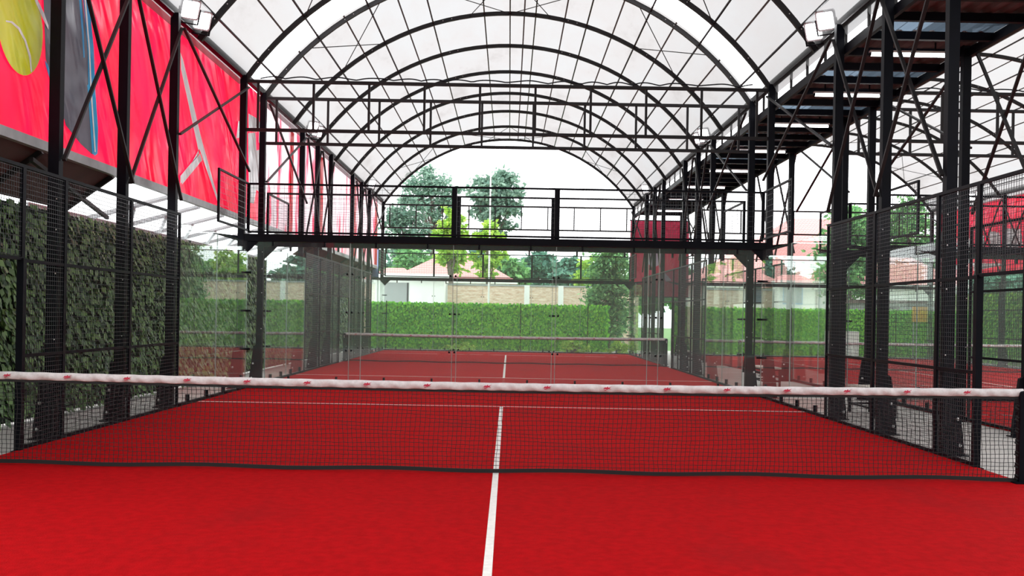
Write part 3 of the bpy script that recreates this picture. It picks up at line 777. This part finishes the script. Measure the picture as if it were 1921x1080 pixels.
def house(label, x, Y, wx, wy, h, rh, hip=1.5, win=()):
    t = thing('house', label, 'house', (x, Y, 0))
    MB().box(-wx/2, wx/2, 0, wy, 0, h).build('wall', WALLW, t)
    a = wx/2+.5; b0, b1 = -.5, wy+.5; r = a - hip; m = MB()
    m.v = [(-a, b0, h), (a, b0, h), (a, b1, h), (-a, b1, h), (-r, wy/2, h+rh), (r, wy/2, h+rh)]
    m.f = [(0, 1, 5, 4), (1, 2, 5), (2, 3, 4, 5), (3, 0, 4), (3, 2, 1, 0)]
    m.build('roof', TILE, t)
    MB().box(-a, a, b0-.02, b0, h-.15, h+.02).build('fascia', WALLW, t)
    for wxx, wz in win:
        f = MB().box(wxx-.55, wxx+.55, -.04, 0, wz-.5, wz+.5).build('window_frame', BLUE if wxx > -3 else GALV, t)
        MB().box(wxx-.48, wxx+.48, -.05, -.04, wz-.43, wz+.43).build('pane', mat('window pane grey', (.12, .16, .2), .15), f)
house('house with a red tiled roof far beyond the brick wall', -3.4, 62, 7.0, 7, 3.6, 1.9, 3.2)
house('low house with a pale red tiled roof just behind the white garage', -6.6, 57, 2.4, 4, 3.4, .8, 1.2)
house('large house with a steep red tiled roof behind the far right court', 17.6, 55, 14, 7, 3.55, 3.9, 6.3, ((-5.5, 2.9), (-3.8, 2.9), (-2.0, 2.9)))
t = thing('garden_shed', 'long low grey shed with a brown flat roof edge behind the right-hand hedge', 'shed', (18.4, 46, 0))
MB().box(-2.1, 2.1, 0, 1.8, 0, 2.38).build('wall', WALLG, t); MB().box(-2.4, 2.4, -.3, 2.0, 2.38, 2.52).build('roof', BROWN, t)
MB().box(-2.0, -1.4, -.02, 0, 0, 2.3).build('white_panel', WALLW, t); MB().box(-1.3, -.4, -.02, 0, .1, 2.2).build('door', DARK, t)
t = thing('cabinet', 'white cabinet standing in front of the right-hand hedge', 'cabinet', (14.3, 42.6, 0))
MB().box(-.65, .65, 0, .5, .06, 1.1).build('body', WALLW, t); MB().box(-.6, .6, .05, .45, 0, .06).build('plinth', WALLG, t); MB().box(-.01, .01, -.01, 0, .1, 1.05).box(.06, .08, -.03, 0, .5, .65).build('door_gap_and_handle', DARK, t)
t = thing('board_sign', 'orange and yellow board fixed behind the far right court', 'sign', (17.75, 43.0, 0))
MB().box(-.4, .4, -.02, .02, 1.55, 2.2).build('panel', ORANGE, t); MB().box(-.38, -.33, -.02, .02, 0, 1.55).box(.33, .38, -.02, .02, 0, 1.55).build('posts', GALV, t)
t = thing('flagpole', 'thin white pole rising in front of the tall round tree', 'pole', (-.85, 46, 0))
MB().path([(0, 0, 0), (0, 0, 4), (0, 0, 8.55)], [.05, .04, .03], 8).build('pole', WALLW, t); MB().sph((0, 0, 8.6), .06).build('finial', WALLW, t)

def tree(label, x, Y, h, blobs, kind, n, leaf=.32, tr=.16, name='tree'):
    rnd = random.Random(int(x*31+Y*7+n)); t = thing(name, label, 'tree' if name == 'tree' else 'bush', (x, Y, 0))
    m = MB(); top = max(b[2]+b[5]*.3 for b in blobs)
    m.path([(0, 0, 0), (.06*h*.2, 0, h*.3), (-.03*h*.2, .1, h*.6), (0, 0, min(top, h*.85))], [tr*1.3, tr, tr*.7, tr*.25], 8)
    for b in blobs:
        z0 = max(h*.2, b[2]-b[5]*1.2)
        m.path([(0, 0, z0*.8), (b[0]*.5, b[1]*.5, (z0*.8+b[2])/2), (b[0], b[1], b[2])], [tr*.5, tr*.35, tr*.12], 6)
    m.build('trunk', BARK, t, smooth=True)
    m = MB(); vol = [b[3]*b[4]*b[5] for b in blobs]; tot = sum(v**.67 for v in vol)
    for b, v in zip(blobs, vol):
        # clumps on the shell of each blob
        k = max(6, int(n * v**.67 / tot)); nc = max(5, k//45); cl = []
        for _ in range(nc):
            u = rnd.uniform(-1, 1); a = rnd.uniform(0, 6.283); r = rnd.uniform(.55, 1.0); s = math.sqrt(1-u*u)
            cl.append((b[0]+b[3]*r*s*math.cos(a), b[1]+b[4]*r*s*math.sin(a), b[2]+b[5]*r*u))
        cs = (b[3]+b[5])*.5*.22
        for _ in range(k):
            c = rnd.choice(cl); g = rnd.gauss
            p = Vector((c[0]+g(0, cs), c[1]+g(0, cs), c[2]+g(0, cs*.6)))
            d = Vector((g(0, 1), g(0, 1), g(0, .5)-.35)).normalized(); e = d.cross(Vector((g(0, 1), g(0, 1), g(0, 1)))).normalized()
            s = leaf*rnd.uniform(.6, 1.3); q = len(m.v)
            m.v += [tuple(p), tuple(p+d*s*.5+e*s*.3), tuple(p+d*s), tuple(p+d*s*.5-e*s*.3)]; m.f.append((q, q+1, q+2, q+3))
    o = m.build('foliage', LEAFS[kind], t); o['kind'] = 'stuff'
def at(u, v, Y): return onY(Y, u, v)
def pixtree(label, u0, u1, vt, vb, Y, kind, n, nb=7, leaf=.32, name='tree', seed=0, dep=.9):
    rnd = random.Random(seed*13+int(u0))
    xa, zt = at(u0, vt, Y); xb, _ = at(u1, vt, Y); zb = at(u0, vb, Y)[1]
    cx = (xa+xb)/2; W = (xb-xa)/2; H = (zt-zb)/2; zc = (zt+zb)/2; bl = []
    for i in range(nb):
        a = 2*math.pi*i/nb + rnd.uniform(-.3, .3); r = rnd.uniform(.42, .6)
        k = rnd.uniform(.36, .5)
        bl.append((W*r*math.cos(a), rnd.uniform(-1, 1)*W*.4, zc + H*r*math.sin(a), W*k, W*k*dep, H*k))
    bl.append((0, 0, zc + H*.55, W*.42, W*.42, H*.42)); bl.append((0, 0, zc, W*.5, W*.5, H*.5))
    tree(label, cx, Y, zt, bl, kind, n, leaf, max(.08, zt*.018), name)
pixtree('tall grey green tree with several crowns beyond the far end, left of the pole', 758, 868, 306, 440, 98, 'grey', 3400, 8, .42, seed=3)
pixtree('broad grey green tree behind the far left corner of the roof', 715, 805, 350, 520, 92, 'grey', 3200, 7, .42, seed=5)
pixtree('tall round grey green tree standing behind the white pole', 868, 992, 310, 455, 76, 'grey', 3600, 9, .42, seed=4)
pixtree('lime green tree in front of the two tall trees', 815, 880, 385, 520, 55.5, 'lime', 2200, 6, .34, seed=6)
pixtree('small lime green tree below the tall round tree', 885, 950, 405, 530, 58, 'lime', 1800, 6, .34, seed=7)
pixtree('bright lime green tree left of the leaning leafy tree', 1078, 1150, 475, 560, 52, 'lime', 2200, 6, .24, seed=8)
pixtree('leafy blue green tree overhanging the hedge at the far right corner', 1098, 1188, 445, 668, 44.6, 'mid', 7500, 9, .20, seed=9)
pixtree('big leafy green tree rising behind the far right court', 1528, 1660, 372, 585, 51, 'mid', 7500, 9, .26, seed=10)
pixtree('taller leafy green tree right of the tiled house', 1650, 1765, 358, 575, 64, 'mid', 7000, 9, .28, seed=11)
k = 0
for (u0, u1, vt, Y, kd, lab) in ((640, 742, 470, 84, 'deep', 'left of the red tiled roof'), (730, 812, 462, 80, 'mid', 'directly behind the red tiled roof'), (850, 925, 468, 86, 'deep', 'below the white pole'), (915, 990, 478, 73, 'mid', 'just right of the white pole'), (975, 1050, 470, 83, 'deep', 'behind the middle of the brick wall'), (1035, 1105, 484, 70, 'deep', 'behind the right part of the brick wall'), (1170, 1250, 500, 68, 'mid', 'behind the rose banner'), (1235, 1330, 505, 72, 'mid', 'left of the large tiled house'), (1735, 1830, 440, 67, 'mid', 'behind the right court banner end'), (1810, 1950, 500, 60, 'deep', 'at the far right edge'), (560, 660, 480, 72, 'mid', 'at the far left behind the ivy wall')):
    pixtree(f'low dark green background tree {lab}', u0-14, u1+14, vt-4, 580, Y, kd, 5200, 9, .46, seed=20+k); k += 1
for (u0, u1, vt, lab) in ((1040, 1110, 636, 'right of centre'), (1130, 1190, 640, 'below the leaning tree'), (830, 900, 640, 'left of centre')):
    pixtree(f'low pale green shrub at the foot of the hedge, {lab}', u0, u1, vt, 664, 42.6, 'lime', 500, 5, .16, name='shrub', seed=k); k += 1
